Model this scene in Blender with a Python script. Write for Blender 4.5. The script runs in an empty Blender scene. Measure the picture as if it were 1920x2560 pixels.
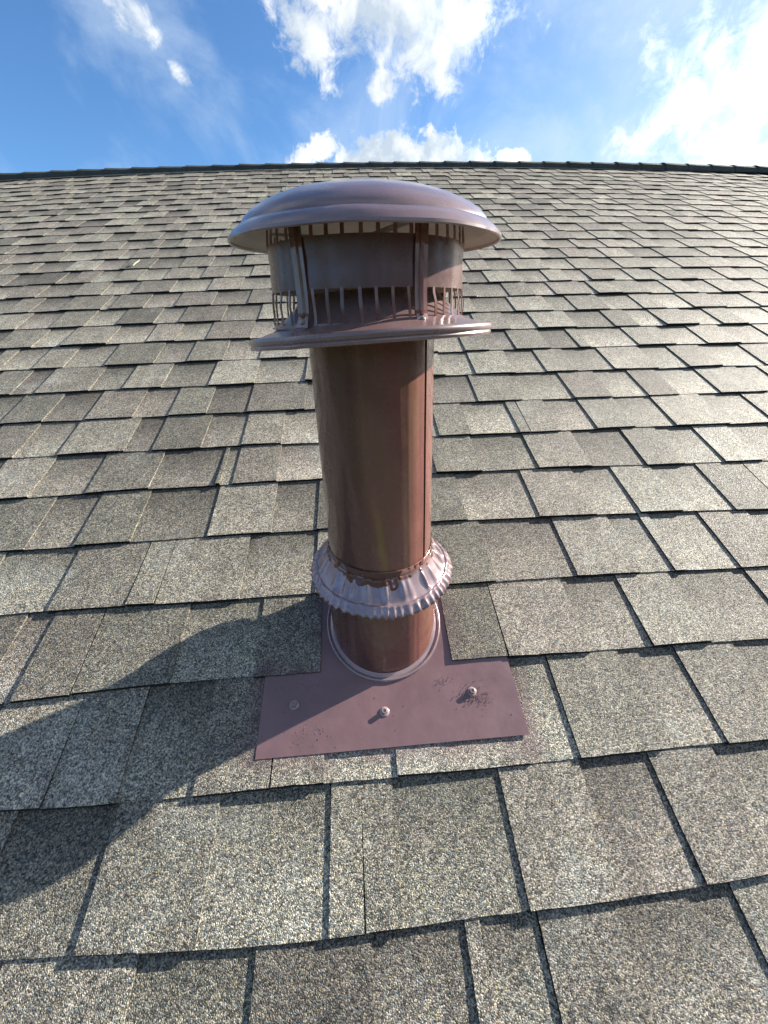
import bpy, bmesh, math, random
import numpy as np
from mathutils import Vector, Matrix, noise
random.seed(7)
SC = bpy.context.scene
COL = SC.collection
PI = math.pi
# ------------------------------------------------------------------ camera
R_CAM = ((0.99712885, 0.04720115, 0.05921236), (-0.06758989, 0.90734681, 0.4149137), (-0.03414174, -0.41772458, 0.907932))
CAM = Vector((0.0, -0.21396, 0.61574))
FPX = 985.758            # focal length in pixels of the 1920 x 2560 photograph
cd = bpy.data.cameras.new('camera'); co = bpy.data.objects.new('camera', cd); COL.objects.link(co)
cr, cf, cu = [Vector((R_CAM[0][i], R_CAM[1][i], R_CAM[2][i])).normalized() for i in range(3)]
co.matrix_world = Matrix(((cr.x, cu.x, -cf.x, CAM.x), (cr.y, cu.y, -cf.y, CAM.y), (cr.z, cu.z, -cf.z, CAM.z), (0, 0, 0, 1)))
cd.sensor_fit = 'VERTICAL'; cd.sensor_height = 36.0; cd.lens = 36.0 * FPX / 2560.0
cd.clip_start = 0.01; cd.clip_end = 3000
SC.camera = co
# ------------------------------------------------------------------ sun, exposure
SUN_AZ, SUN_EL = math.radians(69.5), math.radians(24.5)
SDIR = Vector((math.sin(SUN_AZ) * math.cos(SUN_EL), math.cos(SUN_AZ) * math.cos(SUN_EL), math.sin(SUN_EL)))
sl = bpy.data.lights.new('sun', 'SUN'); so = bpy.data.objects.new('sun', sl); COL.objects.link(so)
sl.energy = 5.0; sl.angle = math.radians(0.55); sl.color = (1.0, 0.93, 0.82)
so.rotation_euler = SDIR.to_track_quat('Z', 'Y').to_euler(); so.location = SDIR * 20
SC.view_settings.view_transform = 'Standard'; SC.view_settings.look = 'None'
SC.view_settings.exposure = 1.5; SC.view_settings.gamma = 1.0; SC.view_settings.use_curve_mapping = False
SC.cycles.max_bounces = 6; SC.cycles.diffuse_bounces = 3; SC.cycles.glossy_bounces = 4
SC.cycles.use_denoising = True


# ------------------------------------------------------------------ node helper
class NG:
    def __init__(self, tree):
        self.t = tree; self.n = tree.nodes; self.l = tree.links
    def node(self, typ, **kw):
        nd = self.n.new(typ)
        for k, v in kw.items():
            setattr(nd, k, v)
        return nd
    def put(self, sock, v):
        if isinstance(v, bpy.types.NodeSocket): self.l.new(v, sock)
        elif v is not None: sock.default_value = v
    def math(self, op, a, b=None, c=None, clamp=False):
        nd = self.node('ShaderNodeMath', operation=op, use_clamp=clamp)
        for i, v in enumerate((a, b, c)): self.put(nd.inputs[i], v)
        return nd.outputs[0]
    def vmath(self, op, a, b=None, scale=None):
        nd = self.node('ShaderNodeVectorMath', operation=op)
        self.put(nd.inputs[0], a); self.put(nd.inputs[1], b)
        if scale is not None: self.put(nd.inputs['Scale'], scale)
        return nd.outputs['Value'] if op in ('DOT_PRODUCT', 'LENGTH', 'DISTANCE') else nd.outputs[0]
    def mix(self, f, a, b, blend='MIX'):
        nd = self.node('ShaderNodeMix', data_type='RGBA', blend_type=blend)
        self.put(nd.inputs[0], f); self.put(nd.inputs[6], a); self.put(nd.inputs[7], b)
        return nd.outputs[2]
    def noise(self, vec, scale, detail=2.0, rough=0.5, dist=0.0, out=0):
        nd = self.node('ShaderNodeTexNoise')
        self.put(nd.inputs['Vector'], vec)
        nd.inputs['Scale'].default_value = scale; nd.inputs['Detail'].default_value = detail
        nd.inputs['Roughness'].default_value = rough; nd.inputs['Distortion'].default_value = dist
        return nd.outputs[out]
    def voro(self, vec, scale, feature='F1'):
        nd = self.node('ShaderNodeTexVoronoi', feature=feature)
        self.put(nd.inputs['Vector'], vec); nd.inputs['Scale'].default_value = scale
        return nd
    def ramp(self, f, stops, interp='LINEAR'):
        nd = self.node('ShaderNodeValToRGB'); r = nd.color_ramp; r.interpolation = interp
        while len(r.elements) < len(stops): r.elements.new(0.5)
        for e, (p, c) in zip(r.elements, stops):
            e.position = p; e.color = c if len(c) == 4 else (*c, 1)
        self.put(nd.inputs[0], f)
        return nd.outputs[0]
    def remap(self, v, a, b, c=0.0, d=1.0, smooth=False):
        nd = self.node('ShaderNodeMapRange', interpolation_type='SMOOTHSTEP' if smooth else 'LINEAR')
        for i, x in enumerate((v, a, b, c, d)): self.put(nd.inputs[i], x)
        return nd.outputs[0]
    def bump(self, h, strength, dist, normal=None):
        nd = self.node('ShaderNodeBump'); nd.inputs['Strength'].default_value = strength
        nd.inputs['Distance'].default_value = dist; self.put(nd.inputs['Height'], h)
        if normal is not None: self.put(nd.inputs['Normal'], normal)
        return nd.outputs[0]


# ------------------------------------------------------------------ sky: daylight sky with fair weather cumulus
W = bpy.data.worlds.new('World'); SC.world = W; W.use_nodes = True
g = NG(W.node_tree); g.n.clear()
outw = g.node('ShaderNodeOutputWorld'); bg = g.node('ShaderNodeBackground'); bg.inputs[1].default_value = 0.06
g.l.new(bg.outputs[0], outw.inputs[0])
sky = g.node('ShaderNodeTexSky', sky_type='NISHITA'); sky.sun_disc = False
sky.sun_elevation = SUN_EL; sky.sun_rotation = SUN_AZ
sky.air_density = 1.0; sky.dust_density = 0.35; sky.ozone_density = 3.0
tc = g.node('ShaderNodeTexCoord'); D = tc.outputs['Generated']
SKY_GAIN = 1.0
skyc = g.mix(1.0, sky.outputs[0], (0.70, 0.98, 1.22, 1), 'MULTIPLY')
up = g.node('ShaderNodeSeparateXYZ'); g.l.new(D, up.inputs[0])
# project directions on to a cloud layer, so that clouds shrink towards the horizon
zc = g.math('MAXIMUM', g.math('ADD', up.outputs[2], 0.12), 0.04)
cmb = g.node('ShaderNodeCombineXYZ')
g.l.new(g.math('DIVIDE', up.outputs[0], zc), cmb.inputs[0]); g.l.new(g.math('DIVIDE', up.outputs[1], zc), cmb.inputs[1])
PL = cmb.outputs[0]
big = g.noise(D, 9.0, 4.0, 0.55, 0.2)
fine = g.noise(D, 26.0, 10.0, 0.68, 0.35)
edge = g.math('ADD', g.math('MULTIPLY', g.math('SUBTRACT', big, 0.5), 2.6), g.math('MULTIPLY', g.math('SUBTRACT', fine, 0.5), 3.6))
UPV = Vector((0, 0, 1))
def blob(c, w, h, soft=0.35, tilt=0.0, amp=1.0):
    c = Vector(c).normalized(); e1 = c.cross(UPV).normalized(); e2 = e1.cross(c).normalized()
    a1 = (e1 * math.cos(tilt) + e2 * math.sin(tilt)); a2 = (e2 * math.cos(tilt) - e1 * math.sin(tilt))
    dx = g.math('DIVIDE', g.vmath('DOT_PRODUCT', D, tuple(a1)), w)
    dy = g.math('DIVIDE', g.vmath('DOT_PRODUCT', D, tuple(a2)), h)
    rr = g.math('SQRT', g.math('ADD', g.math('MULTIPLY', dx, dx), g.math('MULTIPLY', dy, dy)))
    front = g.math('GREATER_THAN', g.vmath('DOT_PRODUCT', D, tuple(c)), 0.0)
    v = g.math('ADD', g.math('SUBTRACT', 1.0, rr), g.math('MULTIPLY', edge, amp))
    return g.math('MULTIPLY', g.remap(v, 0.0, soft, 0, 1, True), front)
blobs = [blob((0.10, 0.895, 0.468), 0.185, 0.092, 0.65, 0.0, 0.50), blob((0.165, 0.885, 0.425), 0.10, 0.075, 0.6, 0.3, 0.55),
         blob((-0.045, 0.90, 0.418), 0.085, 0.038, 0.8, -0.8, 0.75), blob((0.075, 0.93, 0.388), 0.035, 0.03, 0.7, 0, 0.6),
         blob((0.115, 0.945, 0.288), 0.150, 0.046, 0.45, 0.0, 0.65), blob((-0.06, 0.945, 0.305), 0.06, 0.026, 0.4, 0.3, 0.6), blob((0.305, 0.905, 0.276), 0.035, 0.02, 0.35, 0, 0.5),
         blob((-0.292, 0.852, 0.430), 0.050, 0.022, 1.1, -0.8, 0.9), blob((-0.258, 0.884, 0.386), 0.026, 0.016, 1.2, -0.5, 0.9),
         blob((0.64, 0.70, 0.33), 0.25, 0.15, 1.0, 0.25, 0.5), blob((0.70, 0.62, 0.45), 0.24, 0.15, 1.0, 0.2, 0.5), blob((0.68, 0.71, 0.22), 0.2, 0.06, 0.8, 0.0, 0.6)]
m = blobs[0]
for b in blobs[1:]: m = g.math('MAXIMUM', m, b)
# fair weather clouds over the unseen rest of the sky, cover raised to brighten shade
gn = g.noise(PL, 0.9, 10.0, 0.6, 0.3)
side = g.remap(up.outputs[1], 0.45, 0.2, 0, 1, True)
low = g.remap(up.outputs[2], 0.0, 0.06, 0, 1, True)
gen = g.math('MULTIPLY', g.remap(gn, 0.50, 0.62, 0, 1, True), g.math('MULTIPLY', side, low))
m = g.math('MAXIMUM', m, gen)
# thin veils
veil = g.noise(D, 4.2, 10.0, 0.60, 0.45)
vl = g.math('MULTIPLY', g.remap(veil, 0.42, 0.70, 0, 1, True), 0.42)
vr = g.remap(up.outputs[0], 0.1, 0.70, 0.0, 0.62, True)       # milkier towards the sun
vm = g.math('ADD', vl, vr, clamp=True)
c0 = g.mix(vm, skyc, (4.6, 5.5, 6.5, 1))
thick = g.noise(D, 13.0, 7.0, 0.58, 0.3)
ccol = g.ramp(g.math('SUBTRACT', thick, g.math('MULTIPLY', g.remap(m, 0.5, 1.0, 0, 1), 0.05)), [(0.38, (3.7, 4.35, 5.1)), (0.54, (6.5, 6.7, 6.8))])
glow = g.remap(g.vmath('DOT_PRODUCT', D, tuple(SDIR)), 0.55, 0.85, 1.0, 1.9)
ccol = g.vmath('SCALE', ccol, None, glow)
allc = g.mix(m, c0, ccol)
g.l.new(g.vmath('SCALE', allc, None, SKY_GAIN), bg.inputs[0])

# ------------------------------------------------------------------ roof coordinates (u along the ridge, v up the slope, w above the deck)
SL = 0.438064975; CS, SN = math.cos(SL), math.sin(SL)
HOG, UC = 0.00552535, -0.2251
def P(u, v, w=0.0):
    w = w - 0.004 - HOG * (u - UC) ** 2
    return Vector((u, v * CS - w * SN, v * SN + w * CS))
E_ = 0.143
VR = 4.42
def to_px(p):
    d = p - CAM; z = d.dot(cf)
    if z < 0.05: return None
    return 960 + FPX * d.dot(cr) / z, 1280 - FPX * d.dot(cu) / z


# ------------------------------------------------------------------ mesh helpers
def link(name, me, mat=None, parent=None, loc=None):
    o = bpy.data.objects.new(name, me); COL.objects.link(o)
    if mat is not None:
        for mm in (mat if isinstance(mat, (list, tuple)) else [mat]): me.materials.append(mm)
    if loc is not None: o.location = loc
    if parent is not None: o.parent = parent
    return o
def mesh(name, vs, fs, mi=None, smooth=False):
    me = bpy.data.meshes.new(name); me.from_pydata([tuple(v) for v in vs], [], fs)
    if mi: me.polygons.foreach_set('material_index', mi)
    if smooth: me.polygons.foreach_set('use_smooth', [True] * len(me.polygons))
    me.update(); return me
def lathe(rings, n, closed=True, a0=0.0, a1=2 * PI, mi=None):
    """rings: list of functions angle -> Vector (or (r, z) tuples)"""
    vs, fs, ms = [], [], []
    cnt = n if closed else n + 1
    for rg in rings:
        for i in range(cnt):
            a = a0 + (a1 - a0) * i / n
            vs.append(rg(a) if callable(rg) else Vector((rg[0] * math.sin(a), -rg[0] * math.cos(a), rg[1])))
    for k in range(len(rings) - 1):
        for i in range(n):
            j = (i + 1) % cnt
            fs.append((k * cnt + i, k * cnt + j, (k + 1) * cnt + j, (k + 1) * cnt + i)); ms.append(mi[k] if mi else 0)
    return vs, fs, ms
def shade_auto(me, ang=35):
    me.polygons.foreach_set('use_smooth', [True] * len(me.polygons))
    bm = bmesh.new(); bm.from_mesh(me); bmesh.ops.recalc_face_normals(bm, faces=bm.faces)
    for e in bm.edges:
        if len(e.link_faces) == 2 and e.calc_face_angle(0) > math.radians(ang): e.smooth = False
    bm.to_mesh(me); bm.free()
def box_into(vs, fs, pts8):
    b = len(vs); vs += list(pts8)
    for f in ((0, 1, 2, 3), (7, 6, 5, 4), (0, 4, 5, 1), (1, 5, 6, 2), (2, 6, 7, 3), (3, 7, 4, 0)): fs.append(tuple(b + i for i in f))


# ------------------------------------------------------------------ materials
def new_mat(name):
    m_ = bpy.data.materials.new(name); m_.use_nodes = True
    g_ = NG(m_.node_tree); bs = g_.n['Principled BSDF']
    return m_, g_, bs
def shingle_mat(name, gain=1.0, tint=(1, 1, 1)):
    m_, g_, bs = new_mat(name)
    geo = g_.node('ShaderNodeNewGeometry'); pos = geo.outputs['Position']
    at = g_.node('ShaderNodeAttribute', attribute_name='tone'); sp = g_.node('ShaderNodeSeparateColor'); g_.l.new(at.outputs['Color'], sp.inputs[0])
    hue, bri, vl_ = sp.outputs[0], sp.outputs[1], sp.outputs[2]; tab = at.outputs['Alpha']
    v1 = g_.voro(pos, 700.0); v2 = g_.voro(pos, 380.0)
    s1 = g_.node('ShaderNodeSeparateColor'); g_.l.new(v1.outputs['Color'], s1.inputs[0])
    s2 = g_.node('ShaderNodeSeparateColor'); g_.l.new(v2.outputs['Color'], s2.inputs[0])
    grain = g_.math('ADD', g_.math('MULTIPLY', s1.outputs[0], 0.66), g_.math('MULTIPLY', s2.outputs[0], 0.34))
    clump = g_.noise(pos, 95.0, 3.0, 0.6)
    grain = g_.math('ADD', grain, g_.math('MULTIPLY', g_.math('SUBTRACT', clump, 0.5), 0.35))
    grey = g_.ramp(grain, [(0.20, (0.036, 0.037, 0.033)), (0.42, (0.119, 0.114, 0.096)), (0.62, (0.226, 0.211, 0.171)), (0.82, (0.51, 0.46, 0.355))])
    brown = g_.ramp(grain, [(0.20, (0.036, 0.031, 0.027)), (0.42, (0.116, 0.097, 0.083)), (0.62, (0.205, 0.174, 0.146)), (0.82, (0.45, 0.39, 0.325))])
    patch = g_.noise(pos, 11.0, 4.0, 0.6, 0.4)
    hf = g_.math('ADD', hue, g_.math('MULTIPLY', g_.math('SUBTRACT', patch, 0.5), 1.3), clamp=True)
    c = g_.mix(hf, grey, brown)
    # single coloured grains
    cg = g_.mix(g_.remap(s1.outputs[1], 0.90, 0.93), c, (0.33, 0.29, 0.17, 1))
    cg = g_.mix(g_.remap(s1.outputs[2], 0.93, 0.95), cg, (0.12, 0.17, 0.18, 1))
    mott = g_.noise(pos, 26.0, 5.0, 0.62)
    big_ = g_.noise(pos, 4.0, 3.0, 0.5)
    k = g_.math('ADD', g_.remap(mott, 0.3, 0.7, 0.80, 1.18), g_.math('MULTIPLY', g_.math('SUBTRACT', big_, 0.5), 0.5))
    k = g_.math('MULTIPLY', k, g_.math('MULTIPLY_ADD', bri, 0.74, 0.62))
    # rain streaks and worn pale patches
    mp_ = g_.node('ShaderNodeMapping'); mp_.inputs['Scale'].default_value = (34, 5, 5); g_.l.new(pos, mp_.inputs[0])
    k = g_.math('MULTIPLY', k, g_.remap(g_.noise(mp_.outputs[0], 1.0, 4.0, 0.6, 0.3), 0.3, 0.7, 0.88, 1.12))
    wear = g_.remap(g_.noise(pos, 7.5, 5.0, 0.65, 0.6), 0.54, 0.68, 0, 1, True)
    cg = g_.mix(g_.math('MULTIPLY', wear, 0.30), cg, g_.vmath('SCALE', (0.36, 0.37, 0.33), None, g_.math('MULTIPLY_ADD', grain, 1.5, 0.1)))
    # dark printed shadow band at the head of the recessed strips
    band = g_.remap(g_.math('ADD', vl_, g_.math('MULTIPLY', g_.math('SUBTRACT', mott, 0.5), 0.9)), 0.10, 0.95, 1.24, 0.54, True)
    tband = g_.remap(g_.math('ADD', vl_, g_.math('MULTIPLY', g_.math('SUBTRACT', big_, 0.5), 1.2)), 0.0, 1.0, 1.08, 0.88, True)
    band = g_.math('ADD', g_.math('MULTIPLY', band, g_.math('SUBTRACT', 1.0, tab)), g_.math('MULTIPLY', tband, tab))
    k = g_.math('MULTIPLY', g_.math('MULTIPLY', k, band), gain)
    # paint overspray round the flashing plate
    sx_ = g_.node('ShaderNodeSeparateXYZ'); g_.l.new(pos, sx_.inputs[0])
    vv_ = g_.math('DIVIDE', sx_.outputs[1], CS)
    def box_d(u0, u1, v0, v1):
        ax = g_.math('MAXIMUM', g_.math('MAXIMUM', g_.math('SUBTRACT', u0, sx_.outputs[0]), g_.math('SUBTRACT', sx_.outputs[0], u1)), 0.0)
        ay = g_.math('MAXIMUM', g_.math('MAXIMUM', g_.math('SUBTRACT', v0, vv_), g_.math('SUBTRACT', vv_, v1)), 0.0)
        return g_.math('SQRT', g_.math('ADD', g_.math('MULTIPLY', ax, ax), g_.math('MULTIPLY', ay, ay)))
    dd_ = g_.math('MINIMUM', box_d(-0.174, 0.2175, 0.178, 0.27), box_d(-0.080, 0.120, 0.27, 0.45))
    dd_ = g_.math('ADD', dd_, g_.math('MULTIPLY', g_.math('SUBTRACT', g_.noise(pos, 13.0, 3.0, 0.6), 0.45), 0.09))
    over = g_.math('MULTIPLY', g_.remap(dd_, 0.0, 0.045, 0.62, 0.0, True), g_.remap(s1.outputs[1], 0.1, 0.6, 0.55, 1.0))
    cg = g_.mix(over, cg, (0.125, 0.072, 0.080, 1))
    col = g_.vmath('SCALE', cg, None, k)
    col = g_.vmath('MULTIPLY', col, tint)
    g_.l.new(col, bs.inputs['Base Color'])
    h = g_.math('ADD', g_.math('MULTIPLY', v1.outputs['Distance'], -0.7), g_.math('MULTIPLY', s1.outputs[0], 0.55))
    h = g_.math('ADD', h, g_.math('MULTIPLY', v2.outputs['Distance'], -0.5))
    n1 = g_.bump(h, 0.85, 0.0018)
    n2 = g_.bump(g_.noise(pos, 18.0, 3.0, 0.6), 0.35, 0.006, n1)
    g_.l.new(n2, bs.inputs['Normal'])
    bs.inputs['Roughness'].default_value = 0.82
    g_.put(bs.inputs['Roughness'], g_.remap(s1.outputs[2], 0.0, 1.0, 0.95, 0.5))
    bs.inputs['Specular IOR Level'].default_value = 0.35
    return m_
M_SH = shingle_mat('asphalt shingle granules', 1.02)
M_RIDGE = shingle_mat('dark ridge granules', 0.22, (0.75, 1.0, 1.05))

def paint_mat(name, base, rough=0.32, streak=0.0, spec=0.5, coat=0.25, bumpy=0.2):
    m_, g_, bs = new_mat(name)
    tc_ = g_.node('ShaderNodeTexCoord'); ob = tc_.outputs['Object']
    geo = g_.node('ShaderNodeNewGeometry'); pos = geo.outputs['Position']
    n_ = g_.noise(pos, 14.0, 5.0, 0.6, 0.3)
    c = g_.mix(g_.remap(n_, 0.35, 0.7), (*[x * 0.88 for x in base], 1), (*[min(1, x * 1.12) for x in base], 1))
    if streak:  # upright brown and maroon streaks in the colour, painted as the pipe's reflections
        mp = g_.node('ShaderNodeMapping'); mp.inputs['Scale'].default_value = (26, 26, 1.3); g_.l.new(pos, mp.inputs[0])
        s_ = g_.noise(mp.outputs[0], 1.0, 3.0, 0.5, 0.25)
        c = g_.mix(g_.math('MULTIPLY', g_.remap(s_, 0.46, 0.64, 0, 1, True), streak), c, (0.15, 0.082, 0.050, 1))
        s2_ = g_.noise(g_.vmath('ADD', mp.outputs[0], (7.3, 2.1, 0.4)), 0.8, 3.0, 0.5, 0.25)
        c = g_.mix(g_.math('MULTIPLY', g_.remap(s2_, 0.5, 0.66, 0, 1, True), streak), c, (0.060, 0.018, 0.018, 1))
        # one yellow reflection streak painted into the colour down the middle of the pipe
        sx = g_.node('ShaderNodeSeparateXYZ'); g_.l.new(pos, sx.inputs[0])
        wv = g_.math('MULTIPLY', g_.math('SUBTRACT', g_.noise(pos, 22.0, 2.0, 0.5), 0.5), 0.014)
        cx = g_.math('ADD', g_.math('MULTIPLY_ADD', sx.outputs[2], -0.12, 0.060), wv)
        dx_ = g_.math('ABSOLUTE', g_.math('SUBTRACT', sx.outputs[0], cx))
        run = g_.math('MULTIPLY', g_.remap(dx_, 0.001, 0.0085, 1, 0, True), g_.math('MULTIPLY', g_.remap(sx.outputs[2], 0.43, 0.37, 0, 1, True), g_.remap(sx.outputs[2], 0.27, 0.33, 0, 1, True)))  # mask of the painted yellow reflection streak
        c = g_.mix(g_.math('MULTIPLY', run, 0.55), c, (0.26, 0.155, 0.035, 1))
    # dust and chips
    sp_ = g_.noise(pos, 260.0, 3.0, 0.7)
    c = g_.mix(g_.math('MULTIPLY', g_.remap(sp_, 0.70, 0.76), 0.35), c, (0.34, 0.27, 0.24, 1))
    g_.l.new(c, bs.inputs['Base Color'])
    rn = g_.noise(pos, 40.0, 4.0, 0.6)
    g_.put(bs.inputs['Roughness'], g_.remap(rn, 0.3, 0.7, rough - 0.06, rough + 0.12))
    bs.inputs['Specular IOR Level'].default_value = spec
    bs.inputs['Coat Weight'].default_value = coat; bs.inputs['Coat Roughness'].default_value = 0.16
    h1 = g_.noise(pos, 30.0, 2.0, 0.5)
    n0 = g_.bump(h1, bumpy, 0.004)
    if streak:   # faint lengthwise flats left by rolling the sheet: they break reflections into upright streaks
        mq = g_.node('ShaderNodeMapping'); mq.inputs['Scale'].default_value = (38, 38, 1.1); g_.l.new(pos, mq.inputs[0])
        n0 = g_.bump(g_.noise(mq.outputs[0], 1.0, 2.0, 0.5), 0.55, 0.006, n0)
        bs.inputs['Coat Roughness'].default_value = 0.08
    g_.l.new(n0, bs.inputs['Normal'])
    return m_
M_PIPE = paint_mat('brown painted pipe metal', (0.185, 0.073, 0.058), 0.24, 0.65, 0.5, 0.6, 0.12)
M_CAP = paint_mat('brown painted cap metal', (0.180, 0.112, 0.112), 0.27, 0.0, 0.6, 0.6, 0.12)
M_PLATE = paint_mat('brown painted flashing metal', (0.160, 0.093, 0.098), 0.30, 0.0, 0.5, 0.3, 0.2)
M_COLLAR = paint_mat('thin crimped painted metal', (0.30, 0.215, 0.225), 0.24, 0.0, 0.7, 0.3, 0.25)
M_COLLAR.node_tree.nodes['Principled BSDF'].inputs['Metallic'].default_value = 0.5
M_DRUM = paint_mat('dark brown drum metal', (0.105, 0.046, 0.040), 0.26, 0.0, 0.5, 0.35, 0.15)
M_GALV = paint_mat('galvanised inner metal', (0.42, 0.385, 0.32), 0.42, 0.0, 0.7, 0.0, 0.3)
M_SEAL = paint_mat('brown sealant', (0.115, 0.048, 0.036), 0.32, 0.0, 0.5, 0.3, 0.6)
M_SCREW = paint_mat('painted screw metal', (0.28, 0.20, 0.20), 0.26, 0.0, 0.6, 0.3, 0.1)

def deck_mat():
    m_, g_, bs = new_mat('dark asphalt underlayer')
    geo = g_.node('ShaderNodeNewGeometry')
    c = g_.ramp(g_.noise(geo.outputs['Position'], 300.0, 3.0, 0.6), [(0.3, (0.012, 0.012, 0.013)), (0.7, (0.04, 0.038, 0.036))])
    g_.l.new(c, bs.inputs['Base Color']); bs.inputs['Roughness'].default_value = 0.9
    return m_
M_DECK = deck_mat()

# ------------------------------------------------------------------ ground far below, seen only past the roof's edges
gm, gg, gb = new_mat('grass lawn')
gp = gg.node('ShaderNodeNewGeometry').outputs['Position']
gg.l.new(gg.ramp(gg.noise(gp, 0.8, 8.0, 0.65), [(0.3, (0.03, 0.05, 0.018)), (0.7, (0.07, 0.095, 0.035))]), gb.inputs['Base Color'])
gb.inputs['Roughness'].default_value = 0.95
ground = link('ground', mesh('ground', [(-900, -900, -4.6), (900, -900, -4.6), (900, 900, -4.6), (-900, 900, -4.6)], [(0, 1, 2, 3)]), gm)
ground['kind'] = 'structure'

# unseen ring of woods, added to darken reflections in the painted metal
wm, wg, wb_ = new_mat('added dark foliage')
wp = wg.node('ShaderNodeNewGeometry').outputs['Position']
wg.l.new(wg.ramp(wg.noise(wp, 0.7, 4.0, 0.6), [(0.3, (0.022, 0.035, 0.012)), (0.7, (0.06, 0.08, 0.03))]), wb_.inputs['Base Color'])
wb_.inputs['Roughness'].default_value = 0.9
vs, fs = [], []
rw = random.Random(2)
for t_ in range(150):
    a = 2 * PI * t_ / 150 + rw.uniform(-0.02, 0.02); R_ = rw.uniform(30, 40); H_ = rw.uniform(7.0, 12.0); c_ = Vector((R_ * math.sin(a), R_ * math.cos(a), -4.6))
    for _ in range(90):
        z_ = rw.random() ** 0.8; ww = 1.9 * math.sin(PI * min(0.96, z_ * 0.85 + 0.12)) + 0.3
        p_ = c_ + Vector((rw.gauss(0, ww * 0.5), rw.gauss(0, ww * 0.5), H_ * z_)); s_ = rw.uniform(0.5, 1.1); b_ = len(vs)
        for _k in range(4): vs.append(p_ + Vector((rw.uniform(-s_, s_), rw.uniform(-s_, s_), rw.uniform(-s_, s_))))
        fs += [(b_, b_ + 1, b_ + 2), (b_ + 1, b_ + 3, b_ + 2), (b_, b_ + 2, b_ + 3)]
woods = link('added_woods', mesh('added_woods', vs, fs), wm); woods['kind'] = 'stuff'
woods['label'] = 'unseen belt of dark green woods added all round the house to darken reflections'; woods['category'] = 'woods'

# ------------------------------------------------------------------ roof deck (both slopes) and its shingles
U0, U1, V0 = -5.2, 7.0, -1.9
nu = 48
vs, fs = [], []
vrows = [V0, 1.0, VR - 0.003]
for v in vrows:
    for i in range(nu + 1): vs.append(P(U0 + (U1 - U0) * i / nu, v, -0.004))
for i in range(nu + 1):
    p = P(U0 + (U1 - U0) * i / nu, VR - 0.003, -0.004); vs.append(Vector((p.x, p.y + 5.4, p.z - 5.4 * math.tan(SL))))
for r in range(3):
    for i in range(nu):
        a = r * (nu + 1) + i; fs.append((a, a + 1, a + nu + 2, a + nu + 1))
roof = link('roof', mesh('roof', vs, fs), M_DECK)
roof['kind'] = 'structure'
md = roof.modifiers.new('thickness', 'SOLIDIFY'); md.thickness = 0.03; md.offset = -1

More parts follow.
